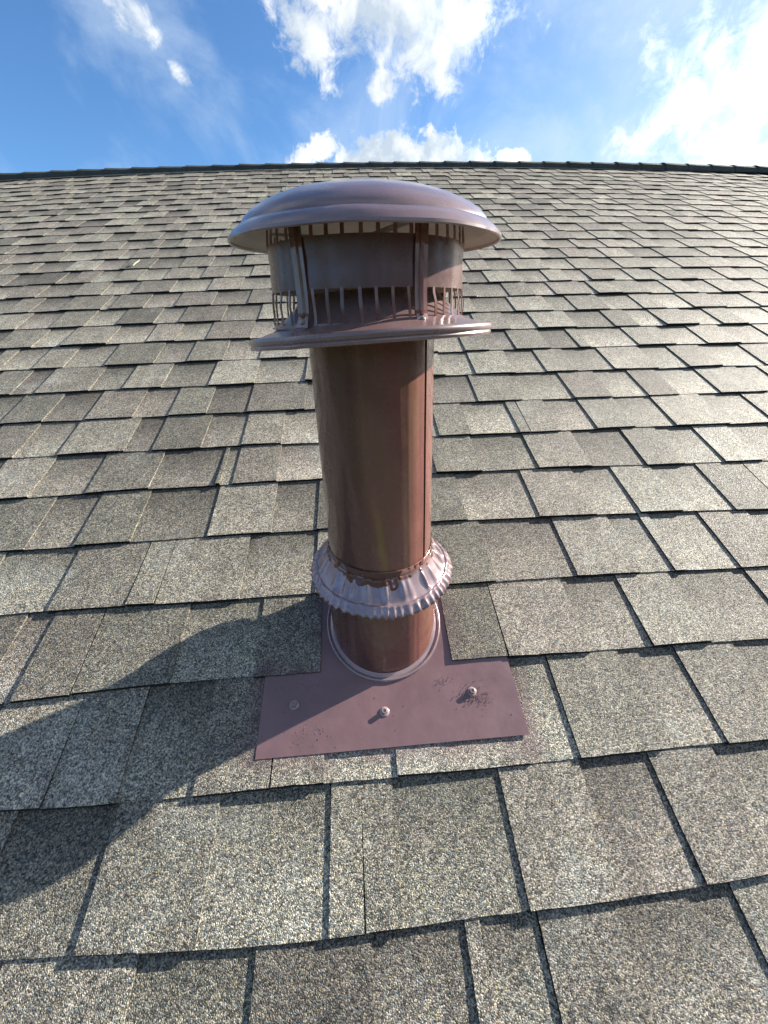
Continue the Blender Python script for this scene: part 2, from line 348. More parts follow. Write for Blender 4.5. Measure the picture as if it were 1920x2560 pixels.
ROWS = {-1: [(-0.426, 'L'), (-0.279, 'R'), (-0.15, 'L'), (-0.022, 'R'), (0.086, 'L'), (0.104, 'R'), (0.17, 'L'), (0.27, 'R'), (0.41, 'L')],
0: [(-0.479, 'R'), (-0.348, 'L'), (-0.216, 'R'), (-0.069, 'L'), (-0.029, 'L'), (0.014, 'R'), (0.163, 'L'), (0.278, 'R'), (0.38, 'L'), (0.476, 'R')],
1: [(-0.569, 'L'), (-0.45, 'L'), (-0.353, 'R'), (-0.252, 'L'), (-0.151, 'L'), (-0.078, 'R'), (0.023, 'L'), (0.212, 'R'), (0.282, 'L'), (0.404, 'R'), (0.501, 'L'), (0.603, 'R')],
2: [(-0.607, 'R'), (-0.558, 'L'), (-0.472, 'L'), (-0.323, 'R'), (-0.192, 'L'), (-0.087, 'X'), (0.127, 'L'), (0.219, 'L'), (0.36, 'R'), (0.467, 'L'), (0.569, 'R'), (0.722, 'L')],
3: [(-0.716, 'R'), (-0.573, 'L'), (-0.439, 'L'), (-0.388, 'L'), (-0.237, 'R'), (-0.1, 'L'), (0.02, 'R'), (0.12, 'L'), (0.236, 'R'), (0.394, 'L'), (0.515, 'R'), (0.585, 'L'), (0.605, 'R'), (0.717, 'L'), (0.826, 'R')],
4: [(-0.684, 'R'), (-0.586, 'L'), (-0.478, 'R'), (-0.325, 'L'), (-0.196, 'R'), (-0.102, 'L'), (0.01, 'R'), (0.1, 'L'), (0.215, 'R'), (0.37, 'L'), (0.494, 'R'), (0.591, 'L'), (0.686, 'R'), (0.803, 'L'), (0.917, 'L')],
5: [(-0.863, 'L'), (-0.747, 'R'), (-0.624, 'L'), (-0.487, 'R'), (-0.337, 'L'), (-0.328, 'R'), (-0.3, 'L'), (-0.2, 'R'), (-0.06, 'L'), (0.05, 'R'), (0.172, 'L'), (0.281, 'R'), (0.418, 'L'), (0.546, 'R'), (0.682, 'L'), (0.776, 'R'), (0.88, 'L'), (0.973, 'R')],
6: [(-0.852, 'R'), (-0.747, 'L'), (-0.588, 'R'), (-0.519, 'L'), (-0.4, 'R'), (-0.3, 'L'), (-0.202, 'R'), (-0.08, 'L'), (0.06, 'R'), (0.202, 'L'), (0.284, 'R'), (0.413, 'L'), (0.44, 'L'), (0.522, 'R'), (0.622, 'L'), (0.726, 'R'), (0.838, 'L'), (0.986, 'R'), (1.113, 'L')],
7: [(-0.961, 'L'), (-0.85, 'R'), (-0.738, 'L'), (-0.615, 'R'), (-0.518, 'L'), (-0.417, 'R'), (-0.306, 'L'), (-0.15, 'R'), (-0.02, 'L'), (0.1, 'R'), (0.337, 'L'), (0.463, 'R'), (0.617, 'L'), (0.728, 'R'), (0.838, 'L'), (0.929, 'R'), (1.057, 'L'), (1.199, 'R'), (1.272, 'L')],
8: [(-1.007, 'R'), (-0.938, 'L'), (-0.785, 'R'), (-0.689, 'L'), (-0.577, 'R'), (-0.44, 'L'), (-0.307, 'R'), (-0.156, 'L'), (-0.03, 'R'), (0.11, 'L'), (0.268, 'R'), (0.363, 'L'), (0.485, 'R'), (0.585, 'L'), (0.683, 'R'), (0.804, 'L'), (0.946, 'R'), (1.048, 'L'), (1.158, 'R'), (1.307, 'L')],
9: [(-1.117, 'R'), (-1.014, 'L'), (-0.921, 'R'), (-0.793, 'L'), (-0.641, 'R'), (-0.537, 'L'), (-0.426, 'R'), (-0.31, 'L'), (-0.19, 'R'), (-0.06, 'L'), (0.07, 'R'), (0.17, 'L'), (0.27, 'R'), (0.36, 'L'), (0.44, 'R'), (0.532, 'L'), (0.648, 'R'), (0.75, 'L'), (0.785, 'R'), (0.956, 'L'), (1.087, 'R'), (1.2, 'L'), (1.319, 'R'), (1.458, 'L')]}
rng = random.Random(21)
def width():
    r = rng.random()
    if r < 0.07: return rng.uniform(0.03, 0.06)
    return rng.uniform(0.088, 0.155)
def row_bounds(k):
    b = list(ROWS.get(k, []))
    if not b: b = [(rng.uniform(-0.1, 0.1), rng.choice('LR'))]
    def flip(t): return 'R' if t == 'L' else 'L'
    def nxt(t): return flip(t) if (t == 'R' or rng.random() > 0.06) else 'L'
    while b[0][0] > U0: b.insert(0, (b[0][0] - width(), flip(b[0][1])))
    while b[-1][0] < U1: b.append((b[-1][0] + width(), nxt(b[-1][1])))
    return b
BOW = {0: ((-0.43, 0.0043), (0.129, -0.0053), (0.461, 0.0055)), 1: ((-0.502, -0.0025), (0.169, -0.0045), (0.565, 0.0024)), 2: ((-0.575, -0.0076), (0.21, 0.0035), (0.669, -0.0012)),
       3: ((-0.655, -0.0016), (0.248, -0.0008), (0.77, -0.006)), 4: ((-0.731, -0.0013), (0.288, 0.0037), (0.873, -0.007)), 5: ((-0.809, 0.0033), (0.329, 0.0085), (0.986, -0.0033))}
def bow(u, k):     # the courses were not laid dead straight
    if k not in BOW: return 0.0
    (a, fa), (b, fb), (c, fc) = BOW[k]; u = min(c + 0.1, max(a - 0.1, u))
    return fa * (u - b) * (u - c) / ((a - b) * (a - c)) + fb * (u - a) * (u - c) / ((b - a) * (b - c)) + fc * (u - a) * (u - b) / ((c - a) * (c - b))
def wob(u, k):     # slow unevenness of a course's butt edge
    return bow(u, k) + 0.0011 * math.sin(u * 5.3 + k * 1.7) + 0.0009 * math.sin(u * 13.1 + k * 2.9) + 0.0008 * noise.noise(Vector((u * 30, k * 3.3, 0.5)))
def lift(u, k):    # how far the edge curls or lies proud
    return 0.0022 * noise.noise(Vector((u * 5.0, k * 1.37, 2.0))) + 0.0006
def seg_mesh(k, u0, u1, kind, gap=0.0):
    """one exposed piece of a laminated shingle: raised tab or the recessed strip beside it"""
    r = random.Random(int((u0 + 20) * 7919) + k * 131)
    wd = u1 - u0
    near = k < 14
    nu_ = max(2, min(10, int(wd / (0.014 if near else 0.05)))) ; nv_ = 3 if near else 1
    wb = 0.0074 if kind == 'tab' else 0.0050
    wt = 0.0029 if kind == 'tab' else 0.0003
    drop = r.uniform(-0.0012, 0.0012)
    vb = k * E_ + drop; ve = (k + 1) * E_ + 0.022
    if k >= 29: ve = min(ve, VR - 0.002)
    sl0, sl1 = (r.uniform(-0.0015, 0.0015), r.uniform(-0.0015, 0.0015)) if kind == 'tab' else (0, 0)
    vs_, fs_, tone = [], [], []
    curl = (r.uniform(0, 0.0012) + (0.0022 if r.random() < 0.14 and not (1 <= k <= 3 and abs(u0) < 0.3) else 0)) if kind == 'tab' else 0
    hue = min(1, max(0, r.gauss(0.45, 0.32))); bri = min(1, max(0, r.gauss(0.50, 0.27)))
    a = 1.0 if kind == 'tab' else 0.0
    def uu(i, t): return u0 + gap + sl0 * t + (wd - gap - sl0 * t + sl1 * t) * i / nu_
    for j in range(nv_ + 1):
        t = j / nv_
        for i in range(nu_ + 1):
            u = uu(i, t)
            v = vb + (ve - vb) * t
            if j == 0: v += wob(u, k) + (r.uniform(-0.0003, 0.0003) if near else 0)
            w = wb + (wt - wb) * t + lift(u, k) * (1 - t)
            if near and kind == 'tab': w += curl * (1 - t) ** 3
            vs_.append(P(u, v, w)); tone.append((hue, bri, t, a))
    n1 = nu_ + 1
    for j in range(nv_):
        for i in range(nu_):
            q = j * n1 + i; fs_.append((q, q + 1, q + n1 + 1, q + n1))
    # skirt: butt edge and the two sides down to the course below, showing the cut black asphalt, save the tabs' right sides
    DK = -0.85
    b0 = len(vs_)
    for i in range(nu_ + 1):
        u = uu(i, 0); vs_.append(P(u, vb + wob(u, k) + 0.0008, -0.001)); vs_.append(vs_[i].copy()); tone += [(hue, DK, 0.0, 1.0)] * 2
    for i in range(nu_): q = b0 + 2 * i; fs_.append((q, q + 2, q + 3, q + 1))
    for sd in (0, nu_):
        s0 = len(vs_)
        for j in range(nv_ + 1):
            t = j / nv_; v = vb + (ve - vb) * t + (wob(uu(sd, 0), k) if j == 0 else 0)
            vs_.append(P(uu(sd, t), v, -0.001)); vs_.append(vs_[j * n1 + sd].copy()); tone += [(hue, DK, t, 1.0), (hue, 0.5 if (sd and kind == 'tab') else DK * 0.7, t, 1.0)]  # right side of a tab toned lighter: its sunlit edge painted in
        for j in range(nv_):
            q = s0 + 2 * j
            fs_.append((q, q + 1, q + 3, q + 2) if sd == 0 else (q + 1, q, q + 2, q + 3))
    if kind == 'tab':   # the lower lamination, a hair in front of the tab's own butt edge
        o_ = 0.0014; h_ = 0.0042
        b1 = len(vs_)
        for i in range(nu_ + 1):
            u = uu(i, 0); v = vb + wob(u, k) - o_
            for (dv, w) in ((0.0, -0.001), (0.0, h_), (o_ + 0.0007, h_)):
                vs_.append(P(u, v + dv, w)); tone.append((hue, -0.7, 0.0, a))
        for i in range(nu_):
            for c_ in range(2):
                q = b1 + i * 3 + c_; fs_.append((q, q + 3, q + 4, q + 1))
    return vs_, fs_, tone
def tone_attr(me, tone):
    at = me.color_attributes.new('tone', 'FLOAT_COLOR', 'POINT')
    at.data.foreach_set('color', np.array(tone, dtype=np.float32).ravel())
segs = []
for k in range(-13, 31):
    b = row_bounds(k)
    for (ua, ta), (ub, tb) in zip(b, b[1:]):
        if ta == 'X': continue
        kind = 'tab' if ta == 'L' else 'recess'
        gap = 0.0
        if ta == 'L' and b.index((ua, ta)) > 0 and b[b.index((ua, ta)) - 1][1] == 'L': gap = 0.0022
        if k == -2 and False: continue
        # how large does it show in the photograph?
        ps = [to_px(P(u, v)) for u in (ua, ub) for v in (k * E_, (k + 1) * E_)]
        area = 0
        if all(ps):
            xs = [min(1920, max(0, p[0])) for p in ps]; ys = [min(2560, max(0, p[1])) for p in ps]
            area = (max(xs) - min(xs)) * (max(ys) - min(ys))
        segs.append((area, k, ua, ub, kind, gap))
order = sorted(range(len(segs)), key=lambda i: -segs[i][0])
single = set(order[:296])
JV, JF, JT = [], [], []
for i, (area, k, ua, ub, kind, gap) in enumerate(segs):
    v_, f_, t_ = seg_mesh(k, ua, ub, kind, gap)
    if i in single and area > 0:
        c = P((ua + ub) / 2, (k + 0.5) * E_, 0)
        me = mesh('shingle', [p - c for p in v_], f_); tone_attr(me, t_)
        link('shingle', me, M_SH, roof, c)
    else:
        b = len(JV); JV += v_; JF += [tuple(b + x for x in f) for f in f_]; JT += t_
me = mesh('far_shingles', JV, JF); tone_attr(me, JT)
far = link('far_shingles', me, M_SH, roof); far['kind'] = 'stuff'

# ridge: shingle caps lapped over a low vent strip
def ridge_prof(h):   # (distance down the slope from the crest in plan, height over the ridge line)
    return [(-0.092, -0.043), (-0.088, -0.030 + h * 0.6), (-0.078, -0.006 + h), (-0.062, 0.006 + h), (-0.035, 0.017 + h), (0.0, 0.023 + h), (0.035, 0.017 + h), (0.07, 0.002 + h), (0.092, -0.043)]
RV = P(0, VR, 0)
def ridge_pt(u, d, h):
    z = P(u, VR, 0).z
    return Vector((u, RV.y + d, z + h - (abs(d) * 0.42 if False else 0)))
def ridge_cap(u0, u1):
    r = random.Random(int((u0 + 30) * 4001))
    vs_, fs_, tn = [], [], []
    hu, br = r.random(), r.uniform(0.3, 0.7)
    nseg = 4
    jit = r.uniform(-0.002, 0.002)
    for s in range(nseg + 1):
        t = s / nseg; u = u0 + (u1 + 0.03 - u0) * t
        h = 0.0065 * (1 - t) ** 1.2 + 0.001 + jit * (1 - t) - 0.0015 * math.sin(PI * t)
        for (d, z) in ridge_prof(h): vs_.append(ridge_pt(u, d * (1 + 0.02 * (1 - t)), z)); tn.append((hu, br, 0, 1))
    n_ = 9
    for s in range(nseg):
        for i in range(n_ - 1):
            q = s * n_ + i; fs_.append((q, q + n_, q + n_ + 1, q + 1))
    b_ = len(vs_)     # butt end
    for (d, z) in ridge_prof(-0.004): vs_.append(ridge_pt(u0, d * 0.98, z)); tn.append((hu, br * 0.4, 0, 1))
    for i in range(n_ - 1): fs_.append((i, i + 1, b_ + i + 1, b_ + i))
    return vs_, fs_, tn
STEP = 0.212
ub = -0.86 - STEP * 20
while ub < U1 - 0.2:
    v_, f_, t_ = ridge_cap(ub, ub + STEP)
    c = P(ub + STEP / 2, VR, 0)
    me = mesh('ridge_cap_shingle', [p - c for p in v_], f_); tone_attr(me, t_)
    link('ridge_cap_shingle', me, M_RIDGE, roof, c)
    ub += STEP
# starter strip peeping out under the caps
vs, fs = [], []
for i in range(61):
    u = U0 + (U1 - U0) * i / 60
    vs += [P(u, 4.300, 0.004), P(u, 4.300, 0.0085), P(u, 4.345, 0.011)]
for i in range(60):
    for c_ in range(2): q = i * 3 + c_; fs.append((q, q + 3, q + 4, q + 1))
me = mesh('starter_strip', vs, fs); tone_attr(me, [(0.8, 0.75, 0, 1)] * len(vs)); link('starter_strip', me, M_SH, roof)

# ------------------------------------------------------------------ the roof vent
X0, Y0 = 0.0205, 0.337
vent = bpy.data.objects.new('roof_vent', None); COL.objects.link(vent); vent.location = P(X0, Y0 / CS, 0.004)
vent['label'] = 'brown painted metal exhaust vent pipe with domed rain cap, standing on the shingle roof'
vent['category'] = 'roof vent'
VL = vent.location.copy()
def part(name, vs_, fs_, mats, mi=None, parent=None, auto=35, origin=None):
    """vertices in world space; the object's origin goes to its own middle (or to origin)"""
    vs_ = [Vector(v) for v in vs_]
    c = origin if origin is not None else sum(vs_, Vector()) / len(vs_)
    me_ = mesh(name, [v - c for v in vs_], fs_, mi)
    if auto: shade_auto(me_, auto)
    par = parent if parent is not None else vent
    pw = par.get('_w', None); pw = Vector(pw) if pw is not None else VL
    o = link(name, me_, mats, par, c - pw)
    o['_w'] = tuple(c)
    return o

def surf_w(v):     # plate height over the deck
    return 0.0096 - (v - 0.1735) * 0.0400 if v < 0.286 else 0.0051 - (v - 0.286) * 0.023
# flashing plate
PU0, PU1, PV0, PV1 = -0.174, 0.2175, 0.1735, 0.44
vs, fs = [], []
nx, ny = 26, 22
for sgn in (0, 1):
    for j in range(ny + 1):
        for i in range(nx + 1):
            s, t = i / nx, j / ny
            u = PU0 + (PU1 - PU0) * s; v = PV0 + (PV1 - PV0) * t + 0.0015 * (s - 0.5)
            ed = min(s, 1 - s, t) * 10
            w = surf_w(v) + 0.0008 * noise.noise(Vector((u * 14, v * 14, 0))) + 0.0006 * noise.noise(Vector((u * 40, v * 40, 4)))
            dd = math.hypot(u + 0.125, v - 0.241); w -= 0.0010 * math.exp(-(dd / 0.022) ** 2)
            dd = math.hypot(u - 0.011, v - 0.221); w -= 0.0012 * math.exp(-(dd / 0.020) ** 2)
            dd = math.hypot(u - 0.148, v - 0.239); w -= 0.0012 * math.exp(-(dd / 0.024) ** 2)
            vs.append(P(u, v, w - 0.0011 * sgn))
N1 = (nx + 1) * (ny + 1)
for j in range(ny):
    for i in range(nx):
        q = j * (nx + 1) + i
        fs.append((q, q + 1, q + nx + 2, q + nx + 1)); fs.append((N1 + q, N1 + q + nx + 1, N1 + q + nx + 2, N1 + q + 1))
for i in range(nx): fs.append((i, N1 + i, N1 + i + 1, i + 1))
for j in range(ny):
    q = j * (nx + 1); fs.append((q, q + nx + 1, N1 + q + nx + 1, N1 + q)); q += nx; fs.append((q, N1 + q, N1 + q + nx + 1, q + nx + 1))
plate = part('flashing_plate', vs, fs, M_PLATE, auto=40)
# rolled bead round the foot of the base tube
def foot(rho, w):
    def f(a):
        x = X0 + rho * math.sin(a); y = Y0 - rho * math.cos(a); v = y / CS
        return P(x, v, surf_w(v) + w + 0.0003 * math.sin(5 * a + 1) + 0.0002 * math.sin(13 * a))
    return f
RB = 0.0885
prof = [(RB - 0.0015, 0.0035), (RB + 0.0010, 0.0034), (RB + 0.0028, 0.0021), (RB + 0.0050, 0.0018), (RB + 0.0062, 0.0030), (RB + 0.0076, 0.0041), (RB + 0.0092, 0.0036), (RB + 0.0104, 0.0015), (RB + 0.0110, -0.0008)]
vs, fs, ms = lathe([foot(r_, w_) for r_, w_ in prof], 96)
part('foot_bead', vs, fs, M_COLLAR, parent=plate, auto=60)
# base tube
def tube_pt(rho, z0, w=None):
    def f(a):
        x = X0 + rho * math.sin(a); y = Y0 - rho * math.cos(a)
        if w is not None: v = y / CS; z = P(x, v, surf_w(v) + w).z
        else: z = z0
        return Vector((x, y, z))
    return f
vs, fs, ms = lathe([tube_pt(RB, 0, 0.0), tube_pt(RB, 0, 0.02), tube_pt(RB * 0.999, 0.24), tube_pt(RB * 0.992, 0.285), tube_pt(RB * 0.96, 0.285), tube_pt(RB * 0.96, 0.12)], 96)
part('base_tube', vs, fs, M_PIPE, auto=50)

# hex screws with washers
def screw(u, v, ang, rust=0.0):
    o3 = P(u, v, surf_w(v) - 0.0012); nrm = Vector((0, -SN, CS)); tx = Vector((1, 0, 0)); ty = nrm.cross(tx)
    def L(x, y, z): return o3 + tx * x + ty * y + nrm * z
    vs_, fs_ = [], []
    rings = [(0.0074, 0.0), (0.0074, 0.0010), (0.0066, 0.0019), (0.0050, 0.0026), (0.0046, 0.0026)]
    n_ = 24
    for (r_, z_) in rings:
        for i in range(n_):
            a = 2 * PI * i / n_; vs_.append(L(r_ * math.cos(a), r_ * math.sin(a), z_))
    for (r_, z_, cham) in ((0.0042, 0.0026, 0), (0.0042, 0.0070, 0), (0.0036, 0.0079, 0), (0.0024, 0.0079, 0), (0.0018, 0.0060, 0)):
        for i in range(n_):
            a = 2 * PI * i / n_ + ang
            h6 = math.cos(PI / 6) / math.cos((a - ang) % (PI / 3) - PI / 6)
            rr = r_ * (h6 if r_ > 0.003 else 1.0)
            vs_.append(L(rr * math.cos(a), rr * math.sin(a), z_))
    m_ = len(rings) + 5
    for k_ in range(m_ - 1):
        for i in range(n_):
            j = (i + 1) % n_; fs_.append((k_ * n_ + i, k_ * n_ + j, (k_ + 1) * n_ + j, (k_ + 1) * n_ + i))
    fs_.append(tuple((m_ - 1) * n_ + i for i in range(n_)))
    return part('screw', vs_, fs_, M_SCREW, parent=plate, auto=30)
screw(-0.125, 0.2405, 0.2); screw(0.011, 0.2205, 0.5); screw(0.148, 0.239, 0.9)

# storm collar: crimped thin metal
CT = Matrix.Rotation(math.radians(9.0), 3, 'X') @ Matrix.Rotation(math.radians(1.2), 3, 'Y')
CC = Vector((X0 + 0.0005, Y0 - 0.0015, 0.265))
SHY = math.sin(math.radians(9.0)); SHX = -math.sin(math.radians(1.2))   # keeps the neck centred on the upright pipe
rc = random.Random(5)
flutes = [(2 * PI * (i + rc.uniform(-0.3, 0.3)) / 27, rc.uniform(0.55, 1.2), rc.uniform(0.030, 0.055)) for i in range(27)]
def flute(a):
    s = 0
    for (c_, am, wd) in flutes:
        d = (a - c_ + PI) % (2 * PI) - PI
        s += am * math.exp(-(d / wd) ** 2)
    return s
def collar_pt(rho, h, fl, ruf):
    def f(a):
        hh = h + fl * (flute(a) - 0.45)
        rr = rho
        if ruf:
            w_ = math.sin(a * 58 + 1.7 * math.sin(a * 7) + 1.3 * math.sin(a * 3)) * (0.7 + 0.45 * math.sin(a * 11 + 2) + 0.25 * math.sin(a * 17))
            hh += ruf * w_; rr += ruf * 0.55 * math.cos(a * 58 + 1.7 * math.sin(a * 7)) + 0.0009 * math.sin(a * 5) + 0.0006 * math.sin(a * 23)
        v = CT @ Vector((rr * math.sin(a), -rr * math.cos(a), hh))
        return CC + v + Vector((SHX * h, SHY * h, 0))
    return f
cp = [(0.0812, 0.054, 0, 0), (0.0816, 0.044, 0, 0), (0.0838, 0.0400, 0.0008, 0), (0.0865, 0.0365, 0.0034, 0), (0.0905, 0.0315, 0.0058, 0), (0.0945, 0.0255, 0.0058, 0), (0.0985, 0.0195, 0.0034, 0), (0.1015, 0.0155, 0.0006, 0),
      (0.1030, 0.0150, 0, 0.0001), (0.1043, 0.0158, 0, 0.0002), (0.1056, 0.0148, 0, 0.0003), (0.1066, 0.0125, 0, 0.0008), (0.1095, 0.0098, 0, 0.0018), (0.1122, 0.0062, 0, 0.0024), (0.1144, 0.0035, 0, 0.0021)]
vs, fs, ms = lathe([collar_pt(*c_) for c_ in cp], 480, mi=[1] + [0] * 20)
oc = part('storm_collar', vs, fs, [M_COLLAR, M_PIPE], ms, auto=70, origin=CC)
md = oc.modifiers.new('sheet', 'SOLIDIFY'); md.thickness = 0.0006; md.offset = -1
# sealant smeared round the joint
def seal_mask(a, t):
    d = (a + PI) % (2 * PI) - PI
    reach = 0.02 + 0.10 * noise.noise(Vector((a * 3, 0, 0))) + 0.52 * math.exp(-((d + 0.16) / 0.34) ** 2) + 0.22 * math.exp(-((d + 0.62) / 0.10) ** 2)
    return reach - t + 0.42 * noise.noise(Vector((a * 7, t * 2.5, 1.0))) + 0.12 * noise.noise(Vector((a * 20, t * 6, 5.0)))
vs, fs = [], []
na, nt = 420, 16
for j in range(nt + 1):
    t = j / nt
    for i in range(na):
        a = 2 * PI * i / na
        rho = 0.0806 + (0.0975 - 0.0806) * t; h = 0.051 + (0.0215 - 0.051) * t
        if t < 0.2: rho = 0.0812 + 0.004 * t; h = 0.053 - 0.05 * t
        mk = seal_mask(a, t)
        th = max(-0.0025, min(0.0016, mk * 0.012)) + (0.0005 * noise.noise(Vector((a * 40, t * 14, 2))) if mk > 0 else 0)
        fl = 0.003 * max(0, math.sin(PI * t)) * (flute(a) - 0.45)
        v = CT @ Vector(((rho + th * 0.7) * math.sin(a), -(rho + th * 0.7) * math.cos(a), h + fl + th * 0.7))
        vs.append(CC + v + Vector((SHX * h, SHY * h, 0)))
for j in range(nt):
    for i in range(na): fs.append((j * na + i, j * na + (i + 1) % na, (j + 1) * na + (i + 1) % na, (j + 1) * na + i))
part('sealant', vs, fs, M_SEAL, parent=oc, auto=50)

# main pipe with lock seam
RP = 0.0802
SEAM = math.radians(50.0)
def pipe_pt(z, dr=0.0):
    def f(a):
        d = (a + PI) % (2 * PI) - PI
        r_ = RP + dr + 0.00035 * math.sin(2 * a + 0.6) + 0.00025 * noise.noise(Vector((math.sin(a) * 2, math.cos(a) * 2, z * 9)))
        if abs(d - SEAM) < 0.011: r_ -= 0.0035
        # a dinged patch high on the left and a dent low down
        r_ -= 0.0016 * math.exp(-((d + 0.98) / 0.05) ** 2 - ((z - 0.555) / 0.020) ** 2)
        r_ -= 0.0010 * math.exp(-((d + 0.55) / 0.045) ** 2 - ((z - 0.405) / 0.008) ** 2)
        if d < -0.72 and z < 0.35: r_ += 0.0007 * (1 if z < 0.34 else 0.5)
        return Vector((X0 + r_ * math.sin(a), Y0 - r_ * math.cos(a), z))
    return f
def lathe_a(rings, angs):
    vs_, fs_ = [], []
    n_ = len(angs)
    for rg in rings: vs_ += [rg(a) for a in angs]
    for k_ in range(len(rings) - 1):
        for i in range(n_):
            j = (i + 1) % n_; fs_.append((k_ * n_ + i, k_ * n_ + j, (k_ + 1) * n_ + j, (k_ + 1) * n_ + i))
    return vs_, fs_
angs = sorted([2 * PI * i / 120 for i in range(120) if abs(2 * PI * i / 120 - SEAM) > 0.02] + [SEAM - 0.0125, SEAM - 0.0105, SEAM, SEAM + 0.0105, SEAM + 0.0125])
zs = [0.275 + (0.655 - 0.275) * i / 44 for i in range(45)]
vs, fs = lathe_a([pipe_pt(z) for z in zs] + [pipe_pt(0.655, -0.004), pipe_pt(0.5, -0.004)], angs)
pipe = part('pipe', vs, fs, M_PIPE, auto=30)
# lapped edge of the seam: two small ribs
vs, fs = [], []
for (a0_, a1_, dr) in ((SEAM + 0.014, SEAM + 0.060, 0.0016), (SEAM + 0.060, SEAM + 0.120, 0.0009)):
    b_ = len(vs)
    for z in (0.288, 0.3, 0.45, 0.6, 0.628):
        for (aa, rr_) in ((a0_, RP - 0.002), (a0_, RP + dr), ((a0_ + a1_) / 2, RP + dr + 0.0002), (a1_, RP + dr * 0.8), (a1_, RP - 0.002)):
            vs.append(Vector((X0 + rr_ * math.sin(aa), Y0 - rr_ * math.cos(aa), z)))
    for j in range(4):
        for i in range(4): q = b_ + j * 5 + i; fs.append((q, q + 1, q + 6, q + 5))
part('seam', vs, fs, M_PIPE, parent=pipe, auto=30)

# lower flared disc, level, with rolled rim
XD, YD = 0.0195, 0.333
def disc_pt(r_, z):
    def f(a):
        rr = r_ * (1 + 0.004 * math.sin(2 * a + 0.8))
        zz = z + (r_ / 0.148) ** 2 * (0.0008 * math.sin(2 * a + 2.0))
        d = (a + PI) % (2 * PI) - PI
        zz += 0.035 * rr * math.sin(a)
        zz -= 0.0006 * math.exp(-((d + 0.62) / 0.07) ** 2) * (r_ / 0.148) ** 6
        return Vector((XD + rr * math.sin(a), YD - rr * math.cos(a), zz))
    return f
dp = [(0.0815, 0.6560), (0.0835, 0.6525), (0.112, 0.6270), (0.1175, 0.6235), (0.128, 0.6200), (0.138, 0.6172), (0.1425, 0.6160), (0.1450, 0.6168), (0.1475, 0.6160), (0.1488, 0.6135), (0.1486, 0.6105), (0.1468, 0.6090), (0.1480, 0.6070), (0.1470, 0.6045), (0.1440, 0.6042), (0.1425, 0.6075), (0.1400, 0.6120), (0.1100, 0.6220), (0.0815, 0.6350)]
vs, fs, ms = lathe([disc_pt(*d_) for d_ in dp], 144)
disc = part('lower_disc', vs, fs, M_CAP, auto=50)

# pierced drum: solid band, with louvre bars above and below it
XK, YK = 0.0190, 0.331
TILT = Matrix.Rotation(math.radians(2.2), 3, 'X') @ Matrix.Rotation(math.radians(0.5), 3, 'Y')
CK = Vector((XK, YK, 0.662))
def kp(r_, z, a, ovx=0.0):   # local height z above .662
    rr = r_ * (1 + 0.010 * math.sin(2 * a + 2.6))
    return CK + TILT @ Vector((rr * math.sin(a), -rr * math.cos(a), z))
RD = 0.1125
vs, fs, ms = lathe([lambda a: kp(RD + 0.0006, -0.004, a), lambda a: kp(RD, 0.010, a), lambda a: kp(RD - 0.0008, 0.022 + 0.0012 * math.sin(3 * a), a), lambda a: kp(RD, 0.0395, a), lambda a: kp(RD - 0.0009, 0.0395, a), lambda a: kp(RD - 0.0015, 0.02, a), lambda a: kp(RD - 0.0004, -0.004, a), lambda a: kp(RD + 0.0006, -0.004, a)], 120, mi=[0, 0, 0, 1, 1, 1, 0])
drum = part('pierced_drum', vs, fs, [M_DRUM, M_GALV], ms, auto=40)
def bar_mesh(a, path, wd, th=0.0009):
    """strip following path = [(radius, height, angle offset)]"""
    vs_, fs_ = [], []
    for (r_, z_, da) in path:
        aa = a + da; hw = wd / 2 / r_
        for (ra, an) in ((r_ + th / 2, aa - hw), (r_ + th / 2, aa + hw), (r_ - th / 2, aa + hw), (r_ - th / 2, aa - hw)): vs_.append(kp(ra, z_, an))
    n_ = len(path)
    for k_ in range(n_ - 1):
        for i in range(4): j = (i + 1) % 4; fs_.append((k_ * 4 + i, k_ * 4 + j, k_ * 4 + 4 + j, k_ * 4 + 4 + i))
    fs_.append((3, 2, 1, 0)); fs_.append(tuple((n_ - 1) * 4 + i for i in range(4)))
    return vs_, fs_
rb = random.Random(11)
NB = 44
STRAPS = [math.radians(-38.0), math.radians(25.8), math.radians(118), math.radians(-142)]
for i in range(NB):
    a = 2 * PI * (i + 0.25) / NB + rb.uniform(-0.008, 0.008)
    kx = rb.uniform(-0.009, 0.011); bo = rb.uniform(0.0003, 0.0022)
    d1 = (a + PI) % (2 * PI) - PI
    front = abs(d1) < 1.2
    base = -0.036
    path = [(RD + 0.0003, -0.003, 0), (RD + 0.0008, -0.009, 0.2 * kx), (RD + 0.001 + bo, -0.017, kx), (RD + 0.0014 + bo * 0.6, -0.027, kx * 1.3 + 0.004), (RD + 0.003, base, kx * 0.8 + 0.012)]
    if not any(abs((a - s_ + PI) % (2 * PI) - PI) < 0.055 for s_ in STRAPS):
        vs, fs = bar_mesh(a, path, rb.uniform(0.0027, 0.0035)); part('louvre_bar', vs, fs, M_PIPE, parent=drum, auto=35)
    a2 = a + 0.03
    path = [(RD - 0.0003, 0.0385, 0), (RD - 0.0006, 0.045, 0), (RD - 0.002, 0.056, 0.002)]
    vs, fs = bar_mesh(a2, path, 0.0038); part('louvre_bar', vs, fs, M_PIPE, parent=drum, auto=35)
